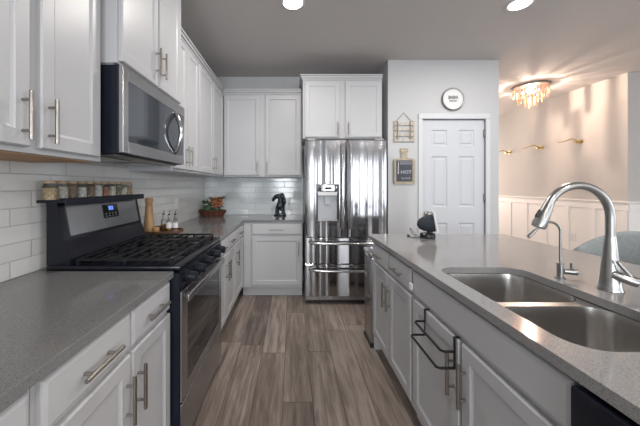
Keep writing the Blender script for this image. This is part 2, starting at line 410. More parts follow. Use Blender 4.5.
# ------------------------------------------------------------------ cabinets
DOORP = [(0, 0), (0, .014), (.005, .020), (.052, .020), (.056, .016), (.064, .012), (.070, .012)]
DRAWP = [(0, 0), (0, .012), (.003, .017), (.012, .020)]
def pt(O, U, N, a, z, n): return (O[0]+U[0]*a+N[0]*n, O[1]+U[1]*a+N[1]*n, z)
def bar_handle(O, U, N, a, z, vertical, parent, L=.165, r=.0068, face=.020, so=.030):
    """a, z = centre along the face and height"""
    mb = MB(); h = L/2
    if vertical:
        p0, p1 = pt(O, U, N, a, z-h, face+so), pt(O, U, N, a, z+h, face+so)
        q = [(pt(O, U, N, a, z+s, face), pt(O, U, N, a, z+s, face+so)) for s in (-.050, .050)]
    else:
        p0, p1 = pt(O, U, N, a-h, z, face+so), pt(O, U, N, a+h, z, face+so)
        q = [(pt(O, U, N, a+s, z, face), pt(O, U, N, a+s, z, face+so)) for s in (-.050, .050)]
    mb.tube([p0, p1], r, 12)
    for u, v in q: mb.tube([u, v], r*.75, 10)
    return mb.build('handle', M['nickel'], parent, True)
def cab_door(O, U, N, a0, a1, z0, z1, root, hside=None, hz=None, prof=DOORP, face_off=.0005, L=.165):
    """hside: 0 = handle near a0, 1 = near a1"""
    mb = MB(); o3 = pt(O, U, N, a0, z0, face_off)
    mb.panel(o3, (*U, 0), (0, 0, 1), (*N, 0), a1-a0, z1-z0, prof)
    dd = mb.build('door', M['white'], root)
    if hside is not None:
        a = a0+.030 if hside == 0 else a1-.030
        bar_handle(O, U, N, a, hz, True, dd, L=L)
    return dd
def cab_drawer(O, U, N, a0, a1, z0, z1, root, handle=True, name='drawer'):
    mb = MB(); mb.panel(pt(O, U, N, a0, z0, .0005), (*U, 0), (0, 0, 1), (*N, 0), a1-a0, z1-z0, DRAWP)
    dd = mb.build(name, M['white'], root)
    if handle: bar_handle(O, U, N, (a0+a1)/2, (z0+z1)/2-.003, False, dd)
    return dd
DZ0, DZ1, DD = .742, .868, (.147, .722)
HZB = .577
def face_frame(mb, O, U, N, a0, a1, z0, z1, depth):
    """closed body whose front lies on the face plane"""
    p, q = pt(O, U, N, a0, z0, 0), pt(O, U, N, a1, z1, -depth)
    mb.box(min(p[0], q[0]), max(p[0], q[0]), min(p[1], q[1]), max(p[1], q[1]), z0, z1, .0015)

def base_cab(label, O, U, N, a0, a1, depth, drawers, doors, group, hollow=False, extra_toe=True):
    base = pt(O, U, N, (a0+a1)/2, 0, -depth/2)
    root = thing('base_cabinet', label, 'cabinet', base, group)
    b = MB()
    if hollow:
        for lo, hi in ((a0+.001, a0+.019), (a1-.019, a1-.001)): face_frame(b, O, U, (N[0], N[1]), lo, hi, .114, CB-.001, depth)
        p = pt(O, U, N, a0+.019, 0, 0); q = pt(O, U, N, a1-.019, 0, -.02)
        b.box(min(p[0], q[0]), max(p[0], q[0]), min(p[1], q[1]), max(p[1], q[1]), .114, CB-.001)
        q = pt(O, U, N, a1-.019, 0, -depth)
        b.box(min(p[0], q[0]), max(p[0], q[0]), min(p[1], q[1]), max(p[1], q[1]), .095, .113)
    else:
        face_frame(b, O, U, N, a0+.001, a1-.001, .114, CB-.001, depth)
    b.build('body', M['white'], root)
    tk = MB(); p = pt(O, U, N, a0+.001, 0, -.06); q = pt(O, U, N, a1-.001, 0, -depth)
    tk.box(min(p[0], q[0]), max(p[0], q[0]), min(p[1], q[1]), max(p[1], q[1]), 0.001, .1135 if not hollow else .094)
    tk.build('toe_kick', M['white'] if N[1] == -1 else M['toe'], root)
    for a, bb, hh in drawers: cab_drawer(O, U, N, a, bb, DZ0, DZ1, root, hh, 'drawer' if hh else 'false_front')
    for a, bb, hs in doors: cab_door(O, U, N, a, bb, DD[0], DD[1], root, hs, HZB)
    return root
GB = 'white lower cabinets'
LO, LU, LN = (-.592, 0), (0, 1), (1, 0)
base_cab('white lower cabinet nearest the viewer on the left wall, mostly cut off', LO, LU, LN, -.9, -.10, .608, [(-.88, -.50, True), (-.48, -.115, True)], [(-.88, -.50, 1), (-.48, -.115, 0)], GB)
base_cab('white lower cabinet at the left, cut by the left edge of the photo', LO, LU, LN, -.10, .642, .608, [(-.085, .265, True), (.28, .622, True)], [(-.085, .265, 1), (.28, .622, 0)], GB)
base_cab('white lower cabinet with two drawers over two doors just before the gas range', LO, LU, LN, .642, 1.342, .608, [(.654, 1.010, True), (1.022, 1.336, True)], [(.654, 1.010, 1), (1.022, 1.336, 0)], GB)
base_cab('white two door lower cabinet just past the gas range', LO, LU, LN, 2.114, 2.88, .608, [(2.13, 2.49, True), (2.503, 2.865, True)], [(2.13, 2.49, 1), (2.503, 2.865, 0)], GB)
base_cab('narrow white lower cabinet with one drawer in the far left corner', LO, LU, LN, 2.88, 3.352, .608, [(2.895, 3.335, True)], [(2.895, 3.335, 0)], GB)
BO, BU, BN = (0, 3.355), (1, 0), (0, -1)
r_ = base_cab('white lower cabinet on the back wall beside the fridge', BO, BU, BN, -.588, .122, .575, [(-.472, .108, True)], [(-.472, .108, 1)], GB)
mb = MB(); mb.box(-.60, .118, 3.352, 3.359, .114, .118)
# the corner filler belongs to this cabinet
mb = MB(); mb.box(-.571, -.50, 3.345, 3.3545, .12, .88, .002); mb.build('filler_strip', M['white'], r_)
IO, IU, IN = (.662, 0), (0, 1), (-1, 0)
base_cab('white island cabinet with two drawers at the fridge end', IO, IU, IN, 1.525, 2.275, .59, [(1.538, 1.885, True), (1.90, 2.262, True)], [(1.538, 1.885, 1), (1.90, 2.262, 0)], 'white island cabinets')
sk = base_cab('white island cabinet under the sink with a long plain panel', IO, IU, IN, .645, 1.525, .59, [(.653, 1.512, False)], [(.655, 1.078, 1), (1.092, 1.512, 0)], 'white island cabinets', hollow=True)
MB().box(.628, .6415, 1.500, 1.530, .765, .80, .003).build('latch', M['plastic'], sk)
# island end, back panels and end support
t = thing('kitchen_island', 'white painted back and end panels enclosing the island', 'panel', (1.3, 1.1, 0))
MB().box(1.256, 1.286, -.03, 2.30, .002, CB-.001, .002).build('back_panel', M['white'], t)
MB().box(.662, 1.255, 2.2765, 2.299, .002, CB-.001, .002).build('end_panel', M['white'], t)

# upper cabinets
def upper_cab(label, O, U, N, a0, a1, z0, z1, depth, doors, dz, hz, crown=True, crown_prof=None, group='white upper cabinets', name='wall_cabinet', cr_ends=(0, 0), frame_low=0.022):
    root = thing(name, label, 'cabinet', pt(O, U, N, (a0+a1)/2, z0, -depth/2), group)
    b = MB(); face_frame(b, O, U, N, a0+.001, a1-.001, z0+.004, z1, depth)
    b.build('body', M['white'], root)
    b = MB(); p = pt(O, U, N, a0+.012, 0, -.022); q = pt(O, U, N, a1-.012, 0, -depth+.002)
    b.box(min(p[0], q[0]), max(p[0], q[0]), min(p[1], q[1]), max(p[1], q[1]), z0, z0+.0035)
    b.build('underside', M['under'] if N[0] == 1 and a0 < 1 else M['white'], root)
    for a, bb, hs in doors: cab_door(O, U, N, a, bb, dz[0], dz[1], root, hs, hz, L=.158)
    if crown:
        b = MB()
        for (n0, zz0, zz1) in ((.010, z1, z1+.02), (.022, z1+.02, z1+.045), (.034, z1+.045, z1+.062)):
            p = pt(O, U, N, a0+.001-cr_ends[0]*n0, 0, n0); q = pt(O, U, N, a1-.001+cr_ends[1]*n0, 0, -depth)
            b.box(min(p[0], q[0]), max(p[0], q[0]), min(p[1], q[1]), max(p[1], q[1]), zz0, zz1, .003)
        b.build('crown_molding', M['white'], root)
    return root
UZ0, UZ1 = 1.425, 2.485
UD = (1.448, 2.468)
UO = (-.887, 0)
GU = 'white upper cabinets'
upper_cab('white upper cabinet at the very left edge over the near worktop', UO, LU, LN, -.20, .58, UZ0, UZ1, .324, [(-.185, .18, 1), (.195, .565, 0)], UD, 1.547)
upper_cab('white upper cabinet with two tall doors left of the microwave', UO, LU, LN, .58, 1.318, UZ0, UZ1, .324, [(.595, .943, 1), (.983, 1.287, 0)], UD, 1.547)
UO2 = (-.817, 0)
MZ1 = 1.886
upper_cab('white deeper two door cabinet above the microwave', UO2, LU, LN, 1.322, 2.088, MZ1+.003, 2.735, .394, [(1.336, 1.696, 1), (1.709, 2.045, 0)], (MZ1+.02, 2.70), 2.045)
upper_cab('white narrow upper cabinet just past the microwave on the left wall', UO, LU, LN, 2.092, 2.66, UZ0, UZ1, .324, [(2.106, 2.352, 1), (2.366, 2.645, 0)], UD, 1.56)
upper_cab('white upper cabinet in the far left corner of the left wall', UO, LU, LN, 2.66, 3.585, UZ0, UZ1, .324, [(2.675, 3.132, 1), (3.146, 3.570, 0)], UD, 1.56)
upper_cab('white two door upper cabinet on the back wall above the basket', (0, 3.626), BU, BN, -.885, .122, UZ0, UZ1, .316, [(-.868, -.405, 1), (-.342, .108, 0)], UD, 1.547)
upper_cab('white short cabinet directly above the fridge', (0, 3.36), BU, BN, .128, 1.066, 1.872, 2.565, .588, [(.150, .565, 1), (.628, 1.050, 0)], (1.890, 2.545), 1.985, cr_ends=(1, 0), name='fridge_cabinet')
# under-cabinet light rail strips are part of the corner run (thin trim)

# ------------------------------------------------------------------ worktops
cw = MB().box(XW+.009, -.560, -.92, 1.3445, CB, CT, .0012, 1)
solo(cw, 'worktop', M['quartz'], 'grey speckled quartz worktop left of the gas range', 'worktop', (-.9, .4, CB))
mb = MB()
L = [(XW+.009, 2.110), (-.566, 2.110), (-.566, 3.332), (.138, 3.332), (.138, YB-.009), (XW+.009, YB-.009)]
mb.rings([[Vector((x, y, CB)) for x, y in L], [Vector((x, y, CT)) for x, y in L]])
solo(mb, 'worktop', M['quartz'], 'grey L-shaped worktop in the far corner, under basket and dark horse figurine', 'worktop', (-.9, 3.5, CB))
# island worktop with sink cutout
SX0, SX1, SY0, SY1 = .708, 1.112, .69, 1.408
bm = bmesh.new()
def loop(P):
    vs_ = [bm.verts.new(p) for p in P]; return [bm.edges.new((vs_[i], vs_[(i+1) % len(vs_)])) for i in range(len(vs_))]
ed = loop([Vector(p) for p in ((.632, -.06, CT), (1.762, -.06, CT), (1.762, 2.367, CT), (.632, 2.367, CT))]) + loop(rrect(SX0, SX1, SY0, SY1, .085, 8, CT))
bmesh.ops.triangle_fill(bm, use_beauty=True, edges=ed)
g = bmesh.ops.extrude_face_region(bm, geom=bm.faces[:])
bmesh.ops.translate(bm, verts=[v for v in g['geom'] if isinstance(v, bmesh.types.BMVert)], vec=(0, 0, CB-CT))
mb = MB(); mb.bm.free(); mb.bm = bm
solo(mb, 'island_worktop', M['quartzi'], 'large polished grey quartz island worktop around the double sink', 'worktop', (1.2, 1.15, CB))

# sink
sink = thing('kitchen_sink', 'stainless steel undermount double bowl sink in the island', 'sink', (.91, 1.05, .68))
bm = bmesh.new()
ym0, ym1 = 1.028, 1.062
ed = loop(rrect(SX0-.02, SX1+.02, SY0-.02, SY1+.02, .10, 8, CB-.002))
bowls = ((SY0+.002, ym0), (ym1, SY1-.002))
for a, b in bowls: ed += loop(rrect(SX0+.002, SX1-.002, a, b, .078, 8, CB-.002))
bmesh.ops.triangle_fill(bm, use_beauty=True, edges=ed)
mb = MB(); mb.bm.free(); mb.bm = bm
mb.build('rim', M['sink'], sink)
for a, b in bowls:
    mb = MB(); rg = []
    for ins, z, rr in ((0, CB-.002, .078), (.004, CB-.03, .076), (.010, .73, .072), (.016, .712, .068), (.030, .698, .058), (.055, .692, .045)):
        rg.append(rrect(SX0+.002+ins, SX1-.002-ins, a+ins, b-ins, rr, 8, z))
    mb.rings(rg, False, True)
    bw = mb.build('bowl', M['sink'], sink, True, angle=1.2)
    cy = (a+b)/2; cx = (SX0+SX1)/2
    MB().lathe((cx, cy, .6925), [(.045, 0), (.043, .003), (.034, .003), (.030, .001), (.010, .001)], 24).build('drain', M['chrome'], bw, True)

# main faucet
fx, fy = 1.233, 1.10
fa = thing('kitchen_faucet', 'tall brushed steel pull-down faucet arching over the sink', 'faucet', (fx, fy, CT))
MB().lathe((fx, fy, CT+.0005), [(.036, 0), (.036, .006), (.033, .012), (.030, .04), (.0200, .17), (.0165, .207), (.0160, .210)], 28).build('body', M['faucet'], fa, True)
arc = [(fx, fy, 1.122), (fx, fy, 1.16)]; R_ = .125; cx, cz = fx-R_, 1.195
for i in range(0, 25):
    a = math.radians(155*i/24); arc.append((cx+R_*math.cos(a), fy, cz+R_*math.sin(a)))
MB().tube(arc, .0148, 18).build('spout', M['faucet'], fa, True)
a = math.radians(155); E = Vector((cx+R_*math.cos(a), fy, cz+R_*math.sin(a))); D = Vector((-math.sin(a), 0, math.cos(a)))
sh = MB().tube([E-D*.002, E+D*.006, E+D*.045, E+D*.085, E+D*.098], [.0160, .0168, .0200, .0240, .022], 20).build('spray_head', M['faucet'], fa, True)
nrm = Vector((D.z, 0, -D.x))
MB().tube([E+D*.035-nrm*-.020, E+D*.065-nrm*-.0235], .006, 8).build('button', M['panelblk'], sh, True)
MB().tube([(fx-.010, fy-.016, .982), (fx+.034, fy-.058, .963), (fx+.037, fy-.061, .962)], [.0170, .0185, .016], 18).build('handle_hub', M['faucet'], fa, True)
MB().tube([(fx+.026, fy-.052, .972), (fx-.022, fy-.042, 1.036)], [.0062, .0050], 12).build('handle', M['faucet'], fa, True)

# filtered water tap
gx, gy = 1.172, 1.240
fb = thing('water_tap', 'small steel filtered-water tap behind the sink, left of the tall faucet', 'faucet', (gx, gy, CT))
MB().lathe((gx, gy, CT+.0005), [(.019, 0), (.019, .004), (.013, .006), (.013, .066), (.010, .068)], 20).build('body', M['faucet'], fb, True)
P = [(gx, gy, .98), (gx, gy, 1.06)]
for i in range(13):
    a = math.radians(120*i/12); P.append((gx-.045+.045*math.cos(a), gy, 1.115+.045*math.sin(a)))
P += [(gx-.100, gy, 1.132), (gx-.125, gy, 1.110)]
MB().tube(P, .0052, 12).build('spout', M['faucet'], fb, True)
MB().tube([(gx-.108, gy, 1.126), (gx-.140, gy, 1.096)], [.0065, .0080], 12).build('nozzle', M['faucet'], fb, True)
MB().tube([(gx+.010, gy-.004, .948), (gx+.050, gy-.022, .948)], .0135, 14).tube([(gx+.036, gy-.012, .948), (gx+.036, gy-.012, .985)], .0055, 10).build('handle', M['faucet'], fb, True)

# ------------------------------------------------------------------ gas range
RY0, RY1 = 1.348, 2.104
rg_ = thing('gas_range', 'stainless and black gas range with cast iron grates', 'stove', (-.88, 1.726, 0))
b = MB(); b.box(-1.168, -.535, RY0, RY1, .03, .905, .002); 
for x in (-1.15, -.62):
    for y in (RY0+.05, RY1-.05): b.lathe((x, y, 0.001), [(.02, 0), (.02, .029)], 12)
b.build('body', M['navy'], rg_)
b = MB(); b.box(-1.168, -.530, RY0-.002, RY1+.002, .9155, .938, .006, 2); b.build('cooktop', M['black'], rg_, True)
# backguard with tilted stainless panel
gx0 = -1.167
GY1 = 2.045
side = [(gx0, .9385), (-1.055, .9385), (-1.052, .970), (-1.085, 1.055), (-1.118, 1.236), (gx0, 1.236)]
b = MB(); b.rings([[Vector((x, RY0+.002, z)) for x, z in side], [Vector((x, GY1, z)) for x, z in side]])
bg = b.build('backguard', M['black'], rg_)
def on_guard(y, z, d=0):
    t_ = (z-1.055)/(1.236-1.055); x = -1.085+(-1.118+1.085)*t_; return Vector((x+d, y, z+d*.18))
def guard_slab(y0, y1, z0, z1, d0, d1, r=0):
    mb = MB(); mb.rings([[on_guard(y, z, d) for y, z in ((y0, z0), (y1, z0), (y1, z1), (y0, z1))] for d in (d0, d1)]); return mb
gp = guard_slab(RY0+.045, GY1-.035, 1.072, 1.222, .0005, .004).build('control_panel', M['steel'], bg)
dp = guard_slab(1.655, 1.795, 1.128, 1.206, .0045, .006).build('display', M['glassb'], bg)
for (y, w_) in ((1.712, .010), (1.727, .010), (1.742, .010)):
    guard_slab(y-w_/2, y+w_/2, 1.172, 1.195, .0065, .007).build('clock_digit', M['display'], dp)
mbt = MB()
for i in range(4):
    for z in (1.136, 1.150): 
        mbt.rings([[on_guard(yy, zz, d) for yy, zz in ((1.672+i*.03, z), (1.682+i*.03, z), (1.682+i*.03, z+.004), (1.672+i*.03, z+.004))] for d in (.0065, .0068)])
mbt.build('button_marks', M['greyplastic'], dp)
# burners and grates
for (x, y, r) in ((-.95, 1.50, .045), (-.69, 1.50, .052), (-.82, 1.726, .060), (-.95, 1.95, .040), (-.69, 1.95, .055)):
    bb = MB().lathe((x, y, .9385), [(r+.012, 0), (r+.010, .006), (r, .008)], 24).build('burner', M['steel'], rg_, True)
    MB().lathe((x, y, .9470), [(r, 0), (r, .006), (r-.006, .010)], 24).build('burner_cap', M['iron'], bb, True)
gw = (RY1-RY0-.03)/3
for i in range(3):
    y0 = RY0+.015+i*gw+.003; y1 = y0+gw-.006; x0, x1 = -1.040, -.575; z0, z1 = .956, .968; t_ = .0065
    b = MB()
    for y in (y0, y1-2*t_): b.box(x0, x1, y, y+2*t_, z0, z1, .002)
    for x in (x0, x1-2*t_): b.box(x, x+2*t_, y0+2*t_, y1-2*t_, z0, z1, .002)
    ym = (y0+y1)/2; xm = (x0+x1)/2
    b.box(xm-t_, xm+t_, y0+2*t_, y1-2*t_, z0, z1, .002)
    for xc in ((x0+xm)/2, (x1+xm)/2):
        for s in (-1, 1):
            yA, yB = (y0+2*t_, ym-.028) if s < 0 else (ym+.028, y1-2*t_)
            b.box(xc-t_*.8, xc+t_*.8, yA, yB, z0, z1+.002, .002)
        for dx in (-.055, .055):
            b.box(xc+dx-t_*.7, xc+dx+t_*.7, y0+2*t_, y1-2*t_, z0, z1-.002, .002)
    b.box(x0+2*t_, (x0+xm)/2-.028, ym-t_*.8, ym+t_*.8, z0, z1, .002); b.box((x1+xm)/2+.028, x1-2*t_, ym-t_*.8, ym+t_*.8, z0, z1, .002)
    b.box((x0+xm)/2+.028, xm-t_, ym-t_*.8, ym+t_*.8, z0, z1, .002); b.box(xm+t_, (x1+xm)/2-.028, ym-t_*.8, ym+t_*.8, z0, z1, .002)
    for x in (x0+t_, x1-t_, xm):
        for y in (y0+t_, y1-t_): b.box(x-.006, x+.006, y-.006, y+.006, .9383, z0)
    b.build('grate', M['iron'], rg_)
# control fascia and knobs
b = MB(); pr = [(-.5345, .822), (-.528, .822), (-.522, .850), (-.530, .9145), (-.5345, .9145)]
b.rings([[Vector((x, y, z)) for x, z in pr] for y in (RY0, RY1)]); fs = b.build('control_fascia', M['black'], rg_)
for i, y in enumerate((1.425, 1.565, 1.726, 1.887, 2.020)):
    b = MB(); zc = .868
    b.tube([(-.530, y, zc), (-.516, y, zc-.001), (-.513, y, zc-.001)], [.031, .031, .026], 20)
    b.tube([(-.513, y, zc-.001), (-.480, y, zc-.004), (-.477, y, zc-.004)], [.0265, .0240, .021], 20)
    b.box(-.480, -.474, y-.004, y+.004, zc-.022, zc+.014, .001)
    b.build('knob', M['navy'], fs, True)
# oven door
od = MB()
dx0, dx1 = -.5345, -.522; wy0, wy1, wz0, wz1 = RY0+.075, RY1-.075, .345, .735
od.box(dx0, dx1, RY0+.003, wy0, .283, .815, .003); od.box(dx0, dx1, wy1, RY1-.003, .283, .815, .003)
od.box(dx0, dx1, wy0, wy1, .283, wz0, .001); od.box(dx0, dx1, wy0, wy1, wz1, .815, .001)
odo = od.build('oven_door', M['steel'], rg_)
MB().box(dx0+.001, dx1-.002, wy0+.001, wy1-.001, wz0+.001, wz1-.001).build('oven_window', M['glassb'], odo)
h = MB(); h.box(-.508, -.494, RY0+.022, RY1-.022, .757, .796, .0065, 3)
for y in (RY0+.060, RY1-.060): h.box(-.5218, -.5082, y-.014, y+.014, .765, .788, .002)
h.build('handle', M['steel'], odo, True)
dr = MB().box(-.5345, -.522, RY0+.003, RY1-.003, .062, .275, .003).build('storage_drawer', M['steel'], rg_)

# spice shelf and jars
sh_ = MB().box(XW+.009, -1.075, RY0-.008, GY1+.006, 1.2365, 1.250, .003).box(-1.0745, -1.068, RY0-.008, GY1+.006, 1.226, 1.260, .002)
for y in (RY0+.01, 1.70, GY1-.02): sh_.box(-1.100, -1.070, y-.018, y+.018, 1.250, 1.259, .002)
solo(sh_, 'spice_shelf', M['navy'], 'black metal shelf on top of the range backguard', 'shelf', (-1.15, 1.72, 1.2365))
jr = .0295
jar0 = None
names = ['leftmost spice jar in the row, with tan seasoning', 'second spice jar from the left, with pale contents', 'third spice jar from the left, with brown contents', 'fourth spice jar from the left', 'fifth spice jar from the left, with dark contents', 'sixth spice jar from the left, with whitish salt', 'seventh spice jar from the left, with reddish seasoning', 'eighth spice jar from the left, with pale powder', 'third spice jar from the right end', 'second spice jar from the right end', 'rightmost spice jar of the row, nearest the wooden mill']
for i in range(11):
    y = 1.350+i*.0640; jx = -1.150
    j = thing('spice_jar', names[i]+', on the black shelf', 'jar', (jx, y, 1.2505), 'glass spice jars with bamboo lids above the range')
    MB().lathe((jx, y, 1.2512), [(jr-.004, 0), (jr, .004), (jr, .066), (jr-.004, .072), (jr-.004, .078)], 20).build('glass_body', M['glass'], j, True)
    MB().lathe((jx, y, 1.2535), [(jr-.005, 0), (jr-.0035, .003), (jr-.0035, .056+.006*((i*7) % 3)), (.004, .058+.006*((i*7) % 3))], 20).build('contents', SP[(0, 1, 2, 3, 2, 3, 4, 1, 5, 1, 0)[i]], j, True)
    MB().lathe((jx, y, 1.3295), [(jr-.005, 0), (jr-.003, .002), (jr-.003, .012), (jr-.005, .014)], 20).build('lid', M['bamboo'], j, True)

# ------------------------------------------------------------------ microwave
mw = thing('microwave', 'stainless over-the-range microwave with a curved bar handle', 'microwave', (-1.0, 1.705, 1.468))
y0, y1 = 1.326, 2.084
MB().box(XW+.010, -.811, y0, y1, 1.470, MZ1, .003).build('body', M['navy'], mw)
b = MB(); fx1 = -.788; a0, a1, c0, c1 = y0+.045, y1-.010, 1.532, 1.822
b.box(-.8105, fx1, y0, a0, 1.474, MZ1-.001, .003); b.box(-.8105, fx1, a1, y1, 1.474, MZ1-.001, .003)
b.box(-.8105, fx1, a0, a1, 1.474, c0, .001); b.box(-.8105, fx1, a0, a1, c1, MZ1-.001, .001)
fr = b.build('door', M['steel'], mw)
MB().box(-.8105, fx1-.002, a0+.0005, a1-.0005, c0+.0005, c1-.0005).build('window', M['mirror'], fr)
hy = 1.905; P = []
for i in range(17):
    s = -1+2*i/16; P.append((fx1+.004+.044*(1-s*s), hy-.012+.018*s*s, 1.672+s*.130))
P = [(fx1-.002, P[0][1], P[0][2])]+P+[(fx1-.002, P[-1][1], P[-1][2])]
MB().tube(P, .0155, 14).build('handle', M['chrome'], fr, True)
b = MB(); b.box(-1.18, -.84, y0+.02, y1-.02, 1.462, 1.4698, .002); b.build('underside_vent', M['hinge'], mw)
for y in (1.50, 1.90): MB().box(-1.12, -.92, y-.12, y+.12, 1.458, 1.4618, .001).build('grease_filter', M['steel'], mw)

# ------------------------------------------------------------------ fridge
fg = thing('refrigerator', 'stainless french door refrigerator with ice dispenser and two freezer drawers', 'refrigerator', (.594, 3.5, 0))
FX0, FX1, FYF = .146, 1.042, 3.12; FM = (FX0+FX1)/2
MB().box(FX0+.004, FX1-.004, FYF+.075, 3.90, .03, 1.795, .004).build('body', M['hinge'], fg)
MB().box(FX0+.02, FX1-.02, FYF+.085, 3.2, 0.002, .0295).build('base_grille', M['panelblk'], fg)
def fdoor(x0, x1, z0, z1, name, hole=None):
    """slightly bowed front, optional rectangular hole"""
    t = MB(); n = 14
    cuts = [x0+(x1-x0)*i/n for i in range(n+1)]
    if hole: cuts = sorted(set(cuts+[hole[0], hole[1]]))
    def yf(x):
        s = (x-(x0+x1)/2)/((x1-x0)/2); return FYF+.010*abs(s)**3+ (.010 if abs(s) > .999 else 0)
    zs = [z0, z0+.006, z1-.006, z1] if not hole else [z0, z0+.006, hole[2], hole[3], z1-.006, z1]
    V = {}
    def vert(i, k):
        if (i, k) not in V:
            e = .006 if zs[k] in (z0, z1) else 0
            V[(i, k)] = t.bm.verts.new((cuts[i], yf(cuts[i])+e, zs[k]))
        return V[(i, k)]
    for i in range(len(cuts)-1):
        for k in range(len(zs)-1):
            if hole and cuts[i] >= hole[0]-1e-6 and cuts[i+1] <= hole[1]+1e-6 and zs[k] >= hole[2]-1e-6 and zs[k+1] <= hole[3]+1e-6: continue
            t.bm.faces.new((vert(i, k), vert(i+1, k), vert(i+1, k+1), vert(i, k+1)))
    # sides and back
    YK = FYF+.070
    m_ = len(cuts)-1; q = len(zs)-1
    bk = {}
    border = [(i, 0) for i in range(m_)]+[(m_, k) for k in range(q)]+[(i, q) for i in range(m_, 0, -1)]+[(0, k) for k in range(q, 0, -1)]
    B2 = [t.bm.verts.new((V[b].co.x, YK, V[b].co.z)) for b in border]
    for i in range(len(border)):
        j = (i+1) % len(border); t.bm.faces.new((V[border[i]], V[border[j]], B2[j], B2[i]))
    t.bm.faces.new(B2)
    if hole:
        hp = [(i, 2) for i in range(len(cuts)) if hole[0]-1e-6 <= cuts[i] <= hole[1]+1e-6]
        hb = hp+[(i, 3) for i, _ in reversed(hp)]
        H2 = [t.bm.verts.new((V[b].co.x, FYF+.060, V[b].co.z)) for b in hb]
        for i in range(len(hb)):
            j = (i+1) % len(hb); t.bm.faces.new((V[hb[i]], V[hb[j]], H2[j], H2[i]))
    return t.build(name, M['fridge'], fg, True, angle=.5)
DH = (.266, .520, .925, 1.335)
ld = fdoor(FX0, FM-.003, .752, 1.822, 'door', DH)
rd = fdoor(FM+.003, FX1, .752, 1.822, 'door')
d1 = fdoor(FX0, FX1, .458, .744, 'freezer_drawer'); d2 = fdoor(FX0, FX1, .098, .450, 'freezer_drawer')
for dd_, xx in ((ld, FM-.046), (rd, FM+.046)):
    P = []
    for i in range(15):
        s = -1+2*i/14; P.append((xx, FYF-.018-.036*(1-s*s)**.6, 1.305+s*.455))
    P = [(xx, FYF+.006, P[0][2]-.0)]+P+[(xx, FYF+.006, P[-1][2])]
    MB().tube(P, .0175, 14).build('handle', M['chrome'], dd_, True)
for dd_, z in ((d1, .690), (d2, .392)):
    P = []
    for i in range(17):
        s = -1+2*i/16; P.append((FM+s*.395, FYF-.014-.040*(1-s*s)**.6, z))
    P = [(FM-.395, FYF+.004, z)]+P+[(FM+.395, FYF+.004, z)]
    MB().tube(P, .0145, 14).build('handle', M['chrome'], dd_, True)
# dispenser
dsp = MB().box(DH[0]+.001, DH[1]-.001, FYF+.050, FYF+.058, DH[2]+.001, DH[3]-.001).build('ice_dispenser', M['greyplastic'], ld)
b = MB(); n = 10; rg = []
for z, dpt in ((1.255, .020), (1.262, .030), (1.325, .030), (1.332, .020)):
    rg.append([Vector((DH[0]+.016+(DH[1]-DH[0]-.032)*i/n, FYF+.012-dpt*(math.sin(PI*i/n)**.5), z)) for i in range(n+1)]+[Vector((DH[1]-.016, FYF+.049, z)), Vector((DH[0]+.016, FYF+.049, z))])
b.rings(rg); b.build('dispenser_panel', M['chrome'], dsp, True)
MB().box(DH[0]+.09, DH[1]-.09, FYF-.0195, FYF-.0175, 1.278, 1.302).build('dispenser_screen', M['glassb'], dsp)
MB().box(DH[0]+.012, DH[1]-.012, FYF+.022, FYF+.049, 1.205, 1.254, .004).build('spout_housing', M['hinge'], dsp)
MB().box(DH[0]+.095, DH[1]-.095, FYF+.030, FYF+.040, 1.105, 1.204, .004).build('lever', M['greyplastic'], dsp)
MB().box(DH[0]+.010, DH[1]-.010, FYF+.006, FYF+.049, DH[2]+.002, DH[2]+.012, .002).build('drip_tray', M['hinge'], dsp)
MB().box(DH[0]+.002, DH[0]+.020, FYF+.012, FYF+.049, DH[2]+.015, 1.24, .003).build('recess_trim', M['panelblk'], dsp)
MB().box(DH[1]-.020, DH[1]-.002, FYF+.012, FYF+.049, DH[2]+.015, 1.24, .003).build('recess_trim', M['panelblk'], dsp)
for x0_, x1_ in ((FX0+.02, FX0+.12), (FX1-.12, FX1-.02)): MB().box(x0_, x1_, FYF+.03, FYF+.15, 1.823, 1.842, .004).build('hinge_cover', M['hinge'], fg)
b = MB(); b.tube([(FX1-.055, FYF-.001, 1.775), (FX1-.055, FYF+.004, 1.775)], .012, 16); b.build('logo', M['greyplastic'], rd, True)

# ------------------------------------------------------------------ dishwasher and end appliance
dw = thing('dishwasher', 'black dishwasher in the island at the lower right corner', 'dishwasher', (.95, .35, 0))
MB().box(.668, 1.25, .05, .642, .10, CB-.003, .002).build('body', M['navy'], dw)
b = MB(); b.box(.626, .667, .052, .641, .742, .872, .006, 2); b.build('control_panel', M['navy'], dw, True)
b = MB(); b.box(.628, .667, .052, .641, .115, .738, .005, 2); b.build('door', M['black'], dw, True)
MB().box(.6235, .6265, .12, .58, .79, .835, .001).build('pocket_handle', M['glassb'], dw)
MB().box(.72, 1.25, .052, .641, .001, .0995).build('toe_panel', M['panelblk'], dw)
base_cab('white island cabinet behind the dishwasher end, below the frame', IO, IU, IN, -.04, .048, .59, [], [], 'white island cabinets')

tc_ = thing('trash_can', 'slim stainless can standing at the fridge end of the island', 'bin', (.80, 2.40, 0))
MB().box(.640, .96, 2.304, 2.52, .035, .738, .012, 3).build('body', M['steel'], tc_, True)
MB().box(.636, .964, 2.3025, 2.524, .001, .034, .006, 2).build('base', M['panelblk'], tc_)
MB().box(.634, .966, 2.3025, 2.526, .739, .775, .010, 3).build('lid', M['chrome'], tc_, True)

